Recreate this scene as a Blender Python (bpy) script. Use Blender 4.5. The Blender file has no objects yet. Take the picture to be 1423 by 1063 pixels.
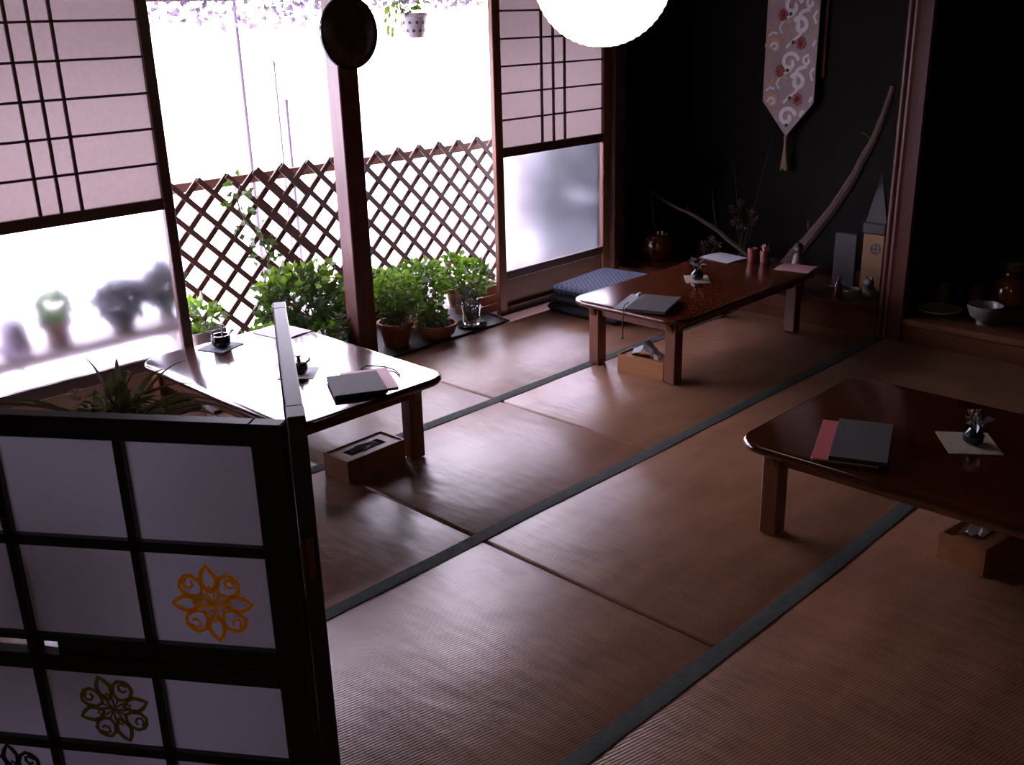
import bpy, bmesh, math, random
from mathutils import Vector, Matrix, noise
random.seed(7)
S = bpy.context.scene
COL = S.collection
PI = math.pi

# ------------------------------------------------------------------ camera
cam_d = bpy.data.cameras.new('camera')
cam = bpy.data.objects.new('camera', cam_d)
COL.objects.link(cam)
S.camera = cam
F, VX, VZ, PP = 1423.0, (2200, -20), (820, 4500), (711.5, 531.5)
vx = Vector((VX[0]-PP[0], VX[1]-PP[1], F)).normalized()
vd = Vector((VZ[0]-PP[0], VZ[1]-PP[1], F))
vd = (vd - vx*vx.dot(vd)).normalized()
Xc, Zc = vx, -vd
Yc = Zc.cross(Xc)
right = Vector((Xc[0], Yc[0], Zc[0]))
up = -Vector((Xc[1], Yc[1], Zc[1]))
back = -Vector((Xc[2], Yc[2], Zc[2]))
cam.matrix_world = Matrix(((right[0], up[0], back[0], 0), (right[1], up[1], back[1], 0),
                           (right[2], up[2], back[2], 1.6), (0, 0, 0, 1)))
cam_d.sensor_width = 36
cam_d.lens = 36*F/1423
cam_d.clip_start = .05

# ------------------------------------------------------------------ light
SKY = 21.0
w = bpy.data.worlds.new('sky'); S.world = w; w.use_nodes = True
bg = w.node_tree.nodes['Background']
bg.inputs[0].default_value = (.87, .79, 1.0, 1)
bg.inputs[1].default_value = SKY
S.view_settings.view_transform = 'Standard'
S.view_settings.look = 'None'
S.view_settings.gamma = 1
S.view_settings.exposure = 0
S.view_settings.use_curve_mapping = False
# unseen warm fill lamp, added behind the camera to light the screen's front
ld = bpy.data.lights.new('fill_lamp', 'POINT'); ld.energy = 25; ld.color = (1, .66, .42); ld.shadow_soft_size = .15
lo = bpy.data.objects.new('fill_lamp', ld); lo.location = (-.6, -.4, 1.95); COL.objects.link(lo)

# ------------------------------------------------------------------ materials
def nodes(name):
    m = bpy.data.materials.new(name); m.use_nodes = True
    nt = m.node_tree; return m, nt, nt.nodes['Principled BSDF']

RIB = 12
def coords(nt, scale=(1, 1, 1), kind='Object', rz=0):
    tc = nt.nodes.new('ShaderNodeTexCoord'); mp = nt.nodes.new('ShaderNodeMapping')
    mp.inputs['Scale'].default_value = scale; mp.inputs['Rotation'].default_value = (0, 0, rz)
    nt.links.new(tc.outputs[kind], mp.inputs[0]); return mp.outputs[0]

DULL = .58            # darkens the colours below to balance the strong sky light

def plain(name, c, rough=.5, c2=None, scale=(8, 8, 8), bump=0, bscale=(60, 60, 60), spec=.5, metal=0, coat=0, detail=4):
    c = tuple(v*DULL for v in c); c2 = c2 and tuple(v*DULL for v in c2)
    m, nt, b = nodes(name)
    b.inputs['Base Color'].default_value = (*c, 1)
    b.inputs['Roughness'].default_value = rough
    b.inputs['Specular IOR Level'].default_value = spec
    b.inputs['Metallic'].default_value = metal
    b.inputs['Coat Weight'].default_value = coat
    b.inputs['Coat Roughness'].default_value = .12
    if c2:
        n = nt.nodes.new('ShaderNodeTexNoise'); n.inputs['Scale'].default_value = 1; n.inputs['Detail'].default_value = detail
        nt.links.new(coords(nt, scale), n.inputs['Vector'])
        r = nt.nodes.new('ShaderNodeValToRGB')
        r.color_ramp.elements[0].position = .35; r.color_ramp.elements[1].position = .68
        r.color_ramp.elements[0].color = (*c, 1); r.color_ramp.elements[1].color = (*c2, 1)
        nt.links.new(n.outputs[0], r.inputs[0]); nt.links.new(r.outputs[0], b.inputs['Base Color'])
    if bump:
        n = nt.nodes.new('ShaderNodeTexNoise'); n.inputs['Scale'].default_value = 1; n.inputs['Detail'].default_value = 3
        nt.links.new(coords(nt, bscale), n.inputs['Vector'])
        bp = nt.nodes.new('ShaderNodeBump'); bp.inputs['Strength'].default_value = bump; bp.inputs['Distance'].default_value = .004
        nt.links.new(n.outputs[0], bp.inputs['Height']); nt.links.new(bp.outputs[0], b.inputs['Normal'])
    return m

def translucent(name, c, tr, mix=.6, rough=.8, noise_scale=None, c2=None, gloss=0.0):
    c = tuple(v*DULL for v in c); tr = tuple(v*DULL for v in tr)
    m = bpy.data.materials.new(name); m.use_nodes = True
    nt = m.node_tree; nt.nodes.clear()
    out = nt.nodes.new('ShaderNodeOutputMaterial')
    d = nt.nodes.new('ShaderNodeBsdfDiffuse'); t = nt.nodes.new('ShaderNodeBsdfTranslucent'); mx = nt.nodes.new('ShaderNodeMixShader')
    d.inputs[0].default_value = (*c, 1); t.inputs[0].default_value = (*tr, 1); mx.inputs[0].default_value = mix
    if noise_scale:
        n = nt.nodes.new('ShaderNodeTexNoise'); n.inputs['Scale'].default_value = noise_scale
        nt.links.new(coords(nt), n.inputs['Vector'])
        for sh, a in ((d, c), (t, tr)):
            r = nt.nodes.new('ShaderNodeValToRGB')
            r.color_ramp.elements[0].position = .3; r.color_ramp.elements[1].position = .7
            r.color_ramp.elements[0].color = (*a, 1)
            k = c2 or (.8, .8, .8)
            r.color_ramp.elements[1].color = (a[0]*k[0], a[1]*k[1], a[2]*k[2], 1)
            nt.links.new(n.outputs[0], r.inputs[0]); nt.links.new(r.outputs[0], sh.inputs[0])
    nt.links.new(d.outputs[0], mx.inputs[1]); nt.links.new(t.outputs[0], mx.inputs[2])
    last = mx
    if gloss:
        g = nt.nodes.new('ShaderNodeBsdfGlossy'); g.inputs['Roughness'].default_value = .35
        m2 = nt.nodes.new('ShaderNodeMixShader'); m2.inputs[0].default_value = gloss
        nt.links.new(mx.outputs[0], m2.inputs[1]); nt.links.new(g.outputs[0], m2.inputs[2]); last = m2
    nt.links.new(last.outputs[0], out.inputs[0])
    return m

def emitter(name, c, s):
    m, nt, b = nodes(name)
    b.inputs['Base Color'].default_value = (*c, 1)
    b.inputs['Emission Color'].default_value = (*c, 1); b.inputs['Emission Strength'].default_value = s
    b.inputs['Roughness'].default_value = .8
    return m

def glass(name, c, rough, ior=1.3):
    m, nt, b = nodes(name)
    b.inputs['Base Color'].default_value = (*c, 1); b.inputs['Transmission Weight'].default_value = 1
    b.inputs['Roughness'].default_value = rough; b.inputs['IOR'].default_value = ior
    return m

def tatami_mat():
    m, nt, b = nodes('woven_rush')
    L = nt.links.new
    big = nt.nodes.new('ShaderNodeTexNoise'); big.inputs['Scale'].default_value = 1; big.inputs['Detail'].default_value = 5
    L(coords(nt, (3, 9, 3)), big.inputs['Vector'])
    r = nt.nodes.new('ShaderNodeValToRGB')
    r.color_ramp.elements[0].position = .3; r.color_ramp.elements[1].position = .72
    r.color_ramp.elements[0].color = (.19, .088, .049, 1); r.color_ramp.elements[1].color = (.28, .138, .08, 1)
    L(big.outputs[0], r.inputs[0])
    # individual rushes running across the mat
    fine = nt.nodes.new('ShaderNodeTexNoise'); fine.inputs['Scale'].default_value = 1; fine.inputs['Detail'].default_value = 2
    L(coords(nt, (90, 6, 3)), fine.inputs['Vector'])
    mx = nt.nodes.new('ShaderNodeMixRGB'); mx.blend_type = 'MULTIPLY'; mx.inputs[0].default_value = .2
    L(r.outputs[0], mx.inputs[1]); L(fine.outputs[0], mx.inputs[2])
    wv = nt.nodes.new('ShaderNodeTexWave'); wv.wave_type = 'BANDS'; wv.bands_direction = 'Y'
    wv.inputs['Scale'].default_value = 1; wv.inputs['Distortion'].default_value = .6; wv.inputs['Detail'].default_value = 1
    L(coords(nt, (34, 34, 34), rz=math.radians(RIB)), wv.inputs['Vector'])
    wv2 = nt.nodes.new('ShaderNodeTexWave'); wv2.wave_type = 'BANDS'; wv2.bands_direction = 'X'
    wv2.inputs['Scale'].default_value = 1; wv2.inputs['Distortion'].default_value = .4
    L(coords(nt, (45, 20, 20)), wv2.inputs['Vector'])
    soft = nt.nodes.new('ShaderNodeMath'); soft.operation = 'MULTIPLY_ADD'; soft.inputs[1].default_value = .06; soft.inputs[2].default_value = .94; L(wv2.outputs['Fac'], soft.inputs[0])
    mm = nt.nodes.new('ShaderNodeMath'); mm.operation = 'MULTIPLY'; L(wv.outputs['Fac'], mm.inputs[0]); L(soft.outputs[0], mm.inputs[1])
    dk = nt.nodes.new('ShaderNodeMixRGB'); dk.blend_type = 'MULTIPLY'; dk.inputs[0].default_value = .55
    L(mx.outputs[0], dk.inputs[1])
    rr = nt.nodes.new('ShaderNodeValToRGB'); rr.color_ramp.elements[0].color = (.45, .4, .38, 1); rr.color_ramp.elements[0].position = 0; rr.color_ramp.elements[1].position = .75
    L(mm.outputs[0], rr.inputs[0]); L(rr.outputs[0], dk.inputs[2])
    L(dk.outputs[0], b.inputs['Base Color'])
    b.inputs['Roughness'].default_value = .34
    b.inputs['Specular IOR Level'].default_value = .26
    bp = nt.nodes.new('ShaderNodeBump'); bp.inputs['Strength'].default_value = .22; bp.inputs['Distance'].default_value = .0015
    L(mm.outputs[0], bp.inputs['Height'])
    und = nt.nodes.new('ShaderNodeTexNoise'); und.inputs['Scale'].default_value = 1; und.inputs['Detail'].default_value = 2
    L(coords(nt, (9, 3.5, 3)), und.inputs['Vector'])
    bp2 = nt.nodes.new('ShaderNodeBump'); bp2.inputs['Strength'].default_value = .5; bp2.inputs['Distance'].default_value = .012
    L(und.outputs[0], bp2.inputs['Height']); L(bp.outputs[0], bp2.inputs['Normal']); L(bp2.outputs[0], b.inputs['Normal'])
    return m

def check_cloth():
    m, nt, b = nodes('checked_indigo')
    ck = nt.nodes.new('ShaderNodeTexChecker'); ck.inputs['Scale'].default_value = 60
    ck.inputs['Color1'].default_value = (.018, .024, .05, 1); ck.inputs['Color2'].default_value = (.085, .1, .17, 1)
    nt.links.new(coords(nt), ck.inputs['Vector']); nt.links.new(ck.outputs[0], b.inputs['Base Color'])
    b.inputs['Roughness'].default_value = .9
    return m

M = dict(
    rush=tatami_mat(),
    border=plain('border_cloth', (.03, .04, .032), .85, (.062, .072, .058), (30, 30, 30), .4, (300, 300, 300), .3),
    frame=plain('stained_frame_wood', (.075, .022, .014), .5, (.12, .036, .021), (6, 6, 40), .15),
    frame_red=plain('reddish_frame_wood', (.24, .068, .028), .5, (.33, .105, .045), (40, 40, 5), .15),
    post=plain('post_wood', (.085, .02, .017), .42, (.14, .036, .028), (40, 40, 4), .1),
    barkpost=plain('polished_post_wood', (.06, .013, .010), .38, (.09, .022, .016), (30, 30, 3), .1, spec=.2),
    panel=plain('panel_wood', (.17, .06, .024), .6, (.25, .095, .04), (3, 40, 40), .1),
    fascia=plain('fascia_wood', (.085, .022, .008), .75, (.13, .037, .013), (40, 3, 40), .1, spec=.15),
    table=plain('lacquered_table_wood', (.038, .008, .0028), .15, (.075, .017, .005), (12, 2.2, 12), 0, spec=.55, coat=.5),
    table_x=plain('lacquered_table_wood_long', (.075, .015, .005), .2, (.13, .03, .009), (2.2, 12, 12), 0, spec=.45, coat=.15),
    tleg=plain('table_leg_wood', (.17, .045, .016), .4, (.25, .075, .027), (25, 25, 4), 0),
    wall=plain('dark_clay_wall', (.009, .007, .0062), .9, (.013, .010, .0085), (5, 5, 5), .3, (90, 90, 90), .2),
    ceil=plain('dark_ceiling_boards', (.03, .018, .012), .7, (.045, .026, .016), (3, 30, 3)),
    paper=translucent('shoji_paper', (.62, .52, .5), (.185, .142, .135), .62, noise_scale=60, c2=(.93, .93, .93)),
    screenpaper=translucent('screen_paper', (.44, .43, .55), (.40, .36, .46), .5, noise_scale=90, c2=(.95, .95, .95)),
    black=plain('black_screen_lacquer', (.007, .0065, .009), .36, (.011, .010, .014), (8, 8, 8)),
    frost=glass('frosted_glass', (.90, .90, .97), .29, 1.25),
    clearglass=glass('clear_glass', (.95, .97, .97), .02, 1.45),
    lattice=plain('lattice_wood', (.11, .034, .02), .6, (.17, .055, .03), (30, 30, 30), .2),
    rail=plain('weathered_rail_wood', (.32, .16, .11), .7, (.42, .22, .15), (4, 40, 40)),
    ground=plain('pale_paving', (.62, .6, .62), .9, (.7, .68, .7), (2, 2, 2)),
    darkboard=plain('dark_board', (.012, .009, .008), .55),
    lacq=plain('black_lacquer', (.008, .007, .008), .12),
    dish=plain('dark_tray_lacquer', (.045, .017, .012), .24, (.07, .026, .016), (12, 12, 12), .2),
    terra=plain('terracotta', (.28, .085, .04), .7, (.36, .12, .06), (18, 18, 18), .2),
    soil=plain('soil', (.02, .014, .01), .95, (.04, .03, .022), (60, 60, 60), .6),
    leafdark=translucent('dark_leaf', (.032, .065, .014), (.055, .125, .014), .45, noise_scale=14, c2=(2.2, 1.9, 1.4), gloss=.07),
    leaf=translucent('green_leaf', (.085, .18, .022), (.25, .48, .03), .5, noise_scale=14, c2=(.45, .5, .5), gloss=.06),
    leaflime=translucent('lime_leaf', (.14, .27, .035), (.34, .55, .05), .5, noise_scale=14, c2=(.5, .62, .5), gloss=.05),
    leafpale=translucent('silver_leaf', (.17, .19, .21), (.15, .17, .19), .4, noise_scale=14, gloss=.1),
    blade=translucent('spider_leaf', (.22, .25, .10), (.2, .23, .08), .3, noise_scale=9, c2=(.6, .7, .6), gloss=.07),
    vineblown=translucent('blown_vine_leaf', (.5, .44, .5), (.62, .52, .66), .5, noise_scale=6, c2=(.75, .7, .8)),  # leaf colour holds the mauve wash of overexposed backlight
    stem=plain('stem_brown', (.09, .055, .03), .8, (.14, .085, .05), (30, 30, 30)),
    branch=plain('driftwood', (.048, .021, .014), .85, (.075, .035, .024), (9, 9, 9), .5),
    driedflower=plain('dried_flower', (.07, .025, .018), .9, (.11, .06, .035), (40, 40, 40)),
    driedtan=plain('dried_tan', (.11, .07, .04), .9, (.16, .10, .06), (40, 40, 40)),
    white=plain('white_paper', (.72, .7, .74), .8),
    tissue=translucent('tissue', (.8, .78, .85), (.6, .6, .7), .3),
    whitepot=plain('white_enamel', (.72, .66, .7), .5),
    greypot=plain('weathered_planter', (.33, .26, .24), .8, (.42, .34, .31), (12, 12, 12), .2),
    dot=plain('polka_dot', (.10, .06, .07), .6),
    boxwood=plain('tissue_box_wood', (.40, .15, .045), .55, (.5, .2, .065), (4, 30, 30)),
    menu=plain('menu_cover', (.022, .013, .012), .85, (.04, .023, .021), (90, 90, 90), .5, (260, 260, 260)),
    red=plain('red_paper', (.5, .075, .075), .7),
    pink=plain('pink_paper', (.62, .3, .33), .7),
    matcloth=plain('woven_mat', (.32, .27, .17), .9, (.42, .36, .24), (80, 80, 80), .5, (200, 200, 200)),
    greymat=plain('grey_mat', (.3, .32, .36), .85),
    darkpot=plain('dark_glaze', (.012, .012, .016), .2, (.022, .022, .03), (10, 10, 10)),
    blueglaze=plain('blue_black_glaze', (.012, .018, .035), .2),
    greenbell=plain('green_black_glaze', (.016, .03, .024), .25),
    brownglaze=plain('brown_glaze', (.09, .022, .012), .14, (.13, .035, .02), (8, 8, 8)),
    redcup=plain('red_cup', (.17, .03, .026), .4, (.22, .05, .04), (20, 20, 20)),
    ceramic=plain('grey_ceramic', (.22, .21, .22), .35, (.12, .08, .065), (10, 10, 26)),
    tanceramic=plain('tan_ceramic', (.14, .09, .068), .5, (.11, .065, .045), (20, 20, 20)),
    platec=plain('stoneware_plate', (.34, .29, .26), .4, (.24, .19, .16), (14, 14, 14)),
    check=check_cloth(),
    cushside=plain('indigo_side', (.008, .009, .018), .9),
    brocade=plain('brocade', (.44, .29, .285), .6, (.52, .345, .335), (60, 60, 60), .3, (300, 300, 300)),
    swirl=plain('silver_thread', (.95, .84, .88), .5, (.8, .68, .7), (60, 60, 60)),
    swirlgold=plain('gold_thread', (.72, .40, .18), .5, (.6, .34, .2), (60, 60, 60)),
    flowerred=plain('red_thread', (.42, .035, .03), .6, (.5, .06, .045), (90, 90, 90)),
    blackthread=plain('black_thread', (.015, .012, .02), .6),
    tassel=plain('gold_tassel', (.30, .18, .035), .6, (.4, .25, .06), (90, 90, 9)),
    gold=plain('gold_panel', (.22, .095, .016), .6, (.18, .07, .012), (12, 12, 12)),
    slate=plain('grey_plaque', (.022, .019, .02), .7, (.034, .028, .03), (9, 9, 30)),
    yellowcut=translucent('yellow_cut_paper', (1.5, .74, .012), (1.5, .8, .02), .4),
    olivecut=translucent('olive_cut_paper', (.30, .27, .07), (.28, .25, .08), .4),
    darkcut=translucent('slate_cut_paper', (.06, .065, .09), (.06, .065, .09), .5),
    brass=plain('brass', (.35, .2, .06), .35, metal=1),
    lantern=emitter('lit_paper', (1, .86, .62), 1.9),
    polepale=plain('grey_pole', (.26, .2, .29), .5),
    cord=plain('cord', (.02, .018, .018), .7),
)

# ------------------------------------------------------------------ mesh helpers
class MB:
    def __init__(s): s.bm = bmesh.new()
    def box(s, x0, x1, y0, y1, z0, z1, bev=0, seg=1):
        v = [s.bm.verts.new(p) for p in ((x0, y0, z0), (x1, y0, z0), (x1, y1, z0), (x0, y1, z0), (x0, y0, z1), (x1, y0, z1), (x1, y1, z1), (x0, y1, z1))]
        fs = [s.bm.faces.new([v[i] for i in f]) for f in ((3, 2, 1, 0), (4, 5, 6, 7), (0, 1, 5, 4), (1, 2, 6, 5), (2, 3, 7, 6), (3, 0, 4, 7))]
        if bev:
            es = list({e for f in fs for e in f.edges})
            bmesh.ops.bevel(s.bm, geom=es, offset=bev, segments=seg, profile=.5, affect='EDGES')
        return s
    def quad(s, *ps):
        s.bm.faces.new([s.bm.verts.new(p) for p in ps]); return s
    def bar(s, a, b, wd, th, upv=(0, 0, 1)):
        """a straight bar of width wd (across) and thickness th (along upv)"""
        a, b = Vector(a), Vector(b); d = (b-a).normalized(); u = Vector(upv); sd = d.cross(u)
        sd = sd.normalized(); u = sd.cross(d).normalized()
        vs = []
        for p in (a, b):
            for i, j in ((-1, -1), (1, -1), (1, 1), (-1, 1)):
                vs.append(s.bm.verts.new(p + sd*(i*wd/2) + u*(j*th/2)))
        for f in ((3, 2, 1, 0), (4, 5, 6, 7), (0, 1, 5, 4), (1, 2, 6, 5), (2, 3, 7, 6), (3, 0, 4, 7)):
            s.bm.faces.new([vs[i] for i in f])
        return s
    def lathe(s, prof, c=(0, 0, 0), seg=24, close=False):
        """prof: list of (r, z); r == 0 gives a pole"""
        rings = []
        for r, z in prof:
            if r < 1e-6:
                rings.append([s.bm.verts.new((c[0], c[1], c[2]+z))])
            else:
                rings.append([s.bm.verts.new((c[0]+r*math.cos(2*PI*i/seg), c[1]+r*math.sin(2*PI*i/seg), c[2]+z)) for i in range(seg)])
        for a, b in zip(rings, rings[1:]):
            for i in range(seg):
                j = (i+1) % seg
                if len(a) == 1 and len(b) == 1: continue
                if len(a) == 1: s.bm.faces.new((a[0], b[j], b[i]))
                elif len(b) == 1: s.bm.faces.new((a[i], a[j], b[0]))
                else: s.bm.faces.new((a[i], a[j], b[j], b[i]))
        if len(rings[0]) > 1: s.bm.faces.new(rings[0][::-1])
        if len(rings[-1]) > 1: s.bm.faces.new(rings[-1])
        return s
    def tube(s, pts, rad, seg=8):
        pts = [Vector(p) for p in pts]; n = len(pts)
        if not hasattr(rad, '__len__'): rad = [rad]*n
        t0 = (pts[1]-pts[0]).normalized()
        u = t0.orthogonal().normalized(); rings = []
        for i, p in enumerate(pts):
            t = (pts[min(i+1, n-1)]-pts[max(i-1, 0)]).normalized()
            u = (u - t*u.dot(t)).normalized(); v = t.cross(u)
            rings.append([s.bm.verts.new(p + (u*math.cos(2*PI*k/seg)+v*math.sin(2*PI*k/seg))*rad[i]) for k in range(seg)])
        for a, b in zip(rings, rings[1:]):
            for k in range(seg):
                j = (k+1) % seg; s.bm.faces.new((a[k], a[j], b[j], b[k]))
        s.bm.faces.new(rings[0][::-1]); s.bm.faces.new(rings[-1])
        return s
    def stack(s, outline, levels):
        """outline(inset) -> list of (x, y); levels: list of (inset, z)"""
        rings = [[s.bm.verts.new((x, y, z)) for x, y in outline(i)] for i, z in levels]
        for a, b in zip(rings, rings[1:]):
            n = len(a)
            for k in range(n):
                j = (k+1) % n; s.bm.faces.new((a[k], a[j], b[j], b[k]))
        s.bm.faces.new(rings[0][::-1]); s.bm.faces.new(rings[-1])
        return s
    def sphere(s, c, r, seg=12, sz=1.0):
        n = max(4, seg//2)
        return s.lathe([(r*math.sin(PI*i/n) if 0 < i < n else 0, -r*sz*math.cos(PI*i/n)) for i in range(n+1)], c, seg)
    def leaf(s, p, d, nrm, ln, wd):
        """one pointed leaf, folded along its midrib"""
        d = d.normalized(); sd = d.cross(nrm)
        if sd.length < 1e-4: sd = d.orthogonal()
        sd = sd.normalized(); n = sd.cross(d)
        a = s.bm.verts.new(p); m = s.bm.verts.new(p+d*ln*.5 - n*wd*.12); t = s.bm.verts.new(p+d*ln - n*wd*.25)
        l = s.bm.verts.new(p+d*ln*.42+sd*wd*.5+n*wd*.1); r = s.bm.verts.new(p+d*ln*.42-sd*wd*.5+n*wd*.1)
        s.bm.faces.new((a, m, l)); s.bm.faces.new((a, r, m)); s.bm.faces.new((m, t, l)); s.bm.faces.new((m, r, t))
        return s
    def ribbon(s, pts, wd, z0, z1, closed=False):
        """flat band along 2D pts (x, y) between heights z0 and z1"""
        n = len(pts); ring = []
        for i in range(n):
            if closed: a, b = Vector(pts[i-1]), Vector(pts[(i+1) % n])
            else: a, b = Vector(pts[max(i-1, 0)]), Vector(pts[min(i+1, n-1)])
            t = (b-a); t = t.normalized() if t.length else Vector((1, 0)); nn = Vector((-t.y, t.x))*wd/2
            p = Vector(pts[i])
            ring.append([s.bm.verts.new((q.x, q.y, z)) for q, z in ((p+nn, z0), (p-nn, z0), (p-nn, z1), (p+nn, z1))])
        for i in range(n if closed else n-1):
            a, b = ring[i], ring[(i+1) % n]
            for k in range(4):
                j = (k+1) % 4; s.bm.faces.new((a[k], b[k], b[j], a[j]))
        if not closed:
            s.bm.faces.new(ring[0]); s.bm.faces.new(ring[-1][::-1])
        return s
    def build(s, name, m, parent=None, loc=None, rot=None, angle=35, kind=None, label=None):
        bmesh.ops.recalc_face_normals(s.bm, faces=s.bm.faces)
        me = bpy.data.meshes.new(name); s.bm.to_mesh(me); s.bm.free()
        me.materials.append(M[m] if isinstance(m, str) else m)
        for p in me.polygons: p.use_smooth = True
        me.set_sharp_from_angle(angle=math.radians(angle))
        o = bpy.data.objects.new(name, me); COL.objects.link(o)
        if parent: o.parent = parent
        if loc: o.location = loc
        if rot: o.rotation_euler = rot
        if kind: o['kind'] = kind
        if label: o['label'] = label
        return o

def tag(o, label, cat, group=None, kind=None):
    o['label'] = label; o['category'] = cat
    if group: o['group'] = group
    if kind: o['kind'] = kind
    return o

def thing(name, label, cat, loc=(0, 0, 0), rz=0, group=None):
    o = bpy.data.objects.new(name, None); COL.objects.link(o); o.empty_display_size = .1
    o.location = loc; o.rotation_euler = (0, 0, rz)
    return tag(o, label, cat, group)

def attach(o, t):
    o.parent = t; o.matrix_parent_inverse = (Matrix.Translation(t.location) @ t.rotation_euler.to_matrix().to_4x4()).inverted()
    return o

def setting(name):
    o = bpy.data.objects.new(name, None); COL.objects.link(o); o['kind'] = 'structure'; return o

def struct(name, mb, m, parent=None):
    o = mb.build(name, m, parent)
    if not parent: o['kind'] = 'structure'
    return o

def rrect(x0, x1, y0, y1, r, n=8):
    def f(i):
        rr = max(r-i, .001); a0, a1, b0, b1 = x0+i, x1-i, y0+i, y1-i; pts = []
        for cx, cy, s0 in ((a1-rr, b1-rr, 0), (a0+rr, b1-rr, 90), (a0+rr, b0+rr, 180), (a1-rr, b0+rr, 270)):
            for k in range(n+1):
                t = math.radians(s0+90*k/n); pts.append((cx+rr*math.cos(t), cy+rr*math.sin(t)))
        return pts
    return f

# ------------------------------------------------------------------ room shell
WY = 3.93                                    # inner face of the window wall
floor = setting('floor')
MB().box(-1.3, 5.65, -2.2, 3.86, -.10, -.022).build('underfloor', 'panel', floor)
rows = [-1.38, -.5, .36, 1.25, 2.18, 3.04, 3.86]      # lines of the border strips
seams = {0: [-.78, 1.09, 2.96], 1: [-.3, 1.55, 3.4], 2: [.15], 3: [.15, 2.02], 4: [.15, 2.02, 2.96], 5: [.15, 2.02, 2.96]}
for k in range(len(rows)-1):
    xs = [-1.29] + seams[k] + [4.878]
    for a, b in zip(xs, xs[1:]):
        MB().box(a+.001, b-.001, rows[k]+.001, rows[k+1]-.001, -.022, 0, .013, 3).build('mat', 'rush', floor)
for k in range(0, len(rows)-1):
    m = MB(); n = 60; rings = []
    for i in range(n+1):
        x = -1.28+(4.875+1.28)*i/n
        c = rows[k] + .006*noise.noise((x*1.7, k*3.1, 0)); h = .026+.003*noise.noise((x*3, k, 5)); z = .0035+.0022*noise.noise((x*4, k*2, 9))
        rings.append([m.bm.verts.new(p) for p in ((x, c-h, -.003), (x, c-h, z*.7), (x, c, z+.001), (x, c+h, z*.7), (x, c+h, -.003))])
    for a, b in zip(rings, rings[1:]):
        for i in range(5):
            j = (i+1) % 5; m.bm.faces.new((a[i], b[i], b[j], a[j]))
    m.bm.faces.new(rings[0]); m.bm.faces.new(rings[-1][::-1])
    m.build('border_strip', 'border', floor)

struct('ceiling', MB().box(-1.4, 5.75, -2.3, 4.03, 2.35, 2.43), 'ceil')
struct('wall_left', MB().box(-1.4, -1.3, -2.3, 4.03, -.1, 2.35), 'wall')
struct('wall_rear', MB().box(-1.3, 5.75, -2.3, -2.2, -.1, 2.35), 'wall')
struct('wall_right', MB().box(5.65, 5.75, -2.2, 4.03, -.1, 2.35), 'wall')
ww = MB().box(-1.3, 1.09, WY, WY+.1, -.1, 2.35).box(1.09, 4.84, WY, WY+.1, 1.765, 2.35).box(4.84, 5.65, WY, WY+.1, -.1, 2.35)
struct('wall_window', ww, 'wall')
struct('trim_1', MB().box(1.06, 4.86, WY-.02, WY+.09, 1.70+.06, 1.83, .004), 'frame')            # lintel over the sashes
struct('trim_2', MB().box(4.835, 4.94, WY-.035, WY+.02, 0, 2.35, .006), 'frame')           # corner post
struct('trim_3', MB().box(1.06, 2.03, WY-.015, WY+.09, -.1, .02, .003), 'frame')                # sill under the left sash
struct('trim_4', MB().box(3.87, 4.84, WY-.015, WY+.09, -.1, .02, .003), 'frame')
# tokonoma: raised alcove on the right wall
struct('trim_5', MB().box(4.88, 4.97, 2.211, WY-.001, -.05, .121, .006, 2), 'fascia')
struct('trim_6', MB().box(4.88, 4.97, -2.2, 2.071, -.05, .085, .004).box(4.868, 4.97, -2.2, 2.071, .0855, .121, .006, 2), 'fascia')
struct('floor_alcove', MB().box(4.971, 5.65, -2.2, WY-.001, -.1, .12), 'frame')
struct('wall_alcove', MB().box(4.99, 5.65, 2.08, 2.18, .12, 2.35), 'wall')
ap = MB()
def fluted(i):
    pts = [(4.985, 2.072), (4.876, 2.072), (4.868, 2.080), (4.868, 2.138)]
    for cx, cy, a0, a1 in ((4.882, 2.157, 215, 100), (4.889, 2.190, 235, 80)):
        pts += [(cx+.0185*math.cos(math.radians(a0+(a1-a0)*k/7)), cy+.0185*math.sin(math.radians(a0+(a1-a0)*k/7))) for k in range(8)]
    return pts + [(4.985, 2.2095)]
ap.stack(fluted, [(0, -.05), (0, 2.35)])
struct('trim_7', ap, 'barkpost')
struct('trim_8', MB().box(4.88, 4.98, 2.211, WY-.04, 2.0, 2.14, .005).box(4.88, 4.98, -2.2, 2.071, 1.95, 2.09, .005), 'frame')

# central post between the two openings
struct('trim_9', MB().box(2.897, 3.009, WY, 4.025, .012, 1.762, .004), 'post')

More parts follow.
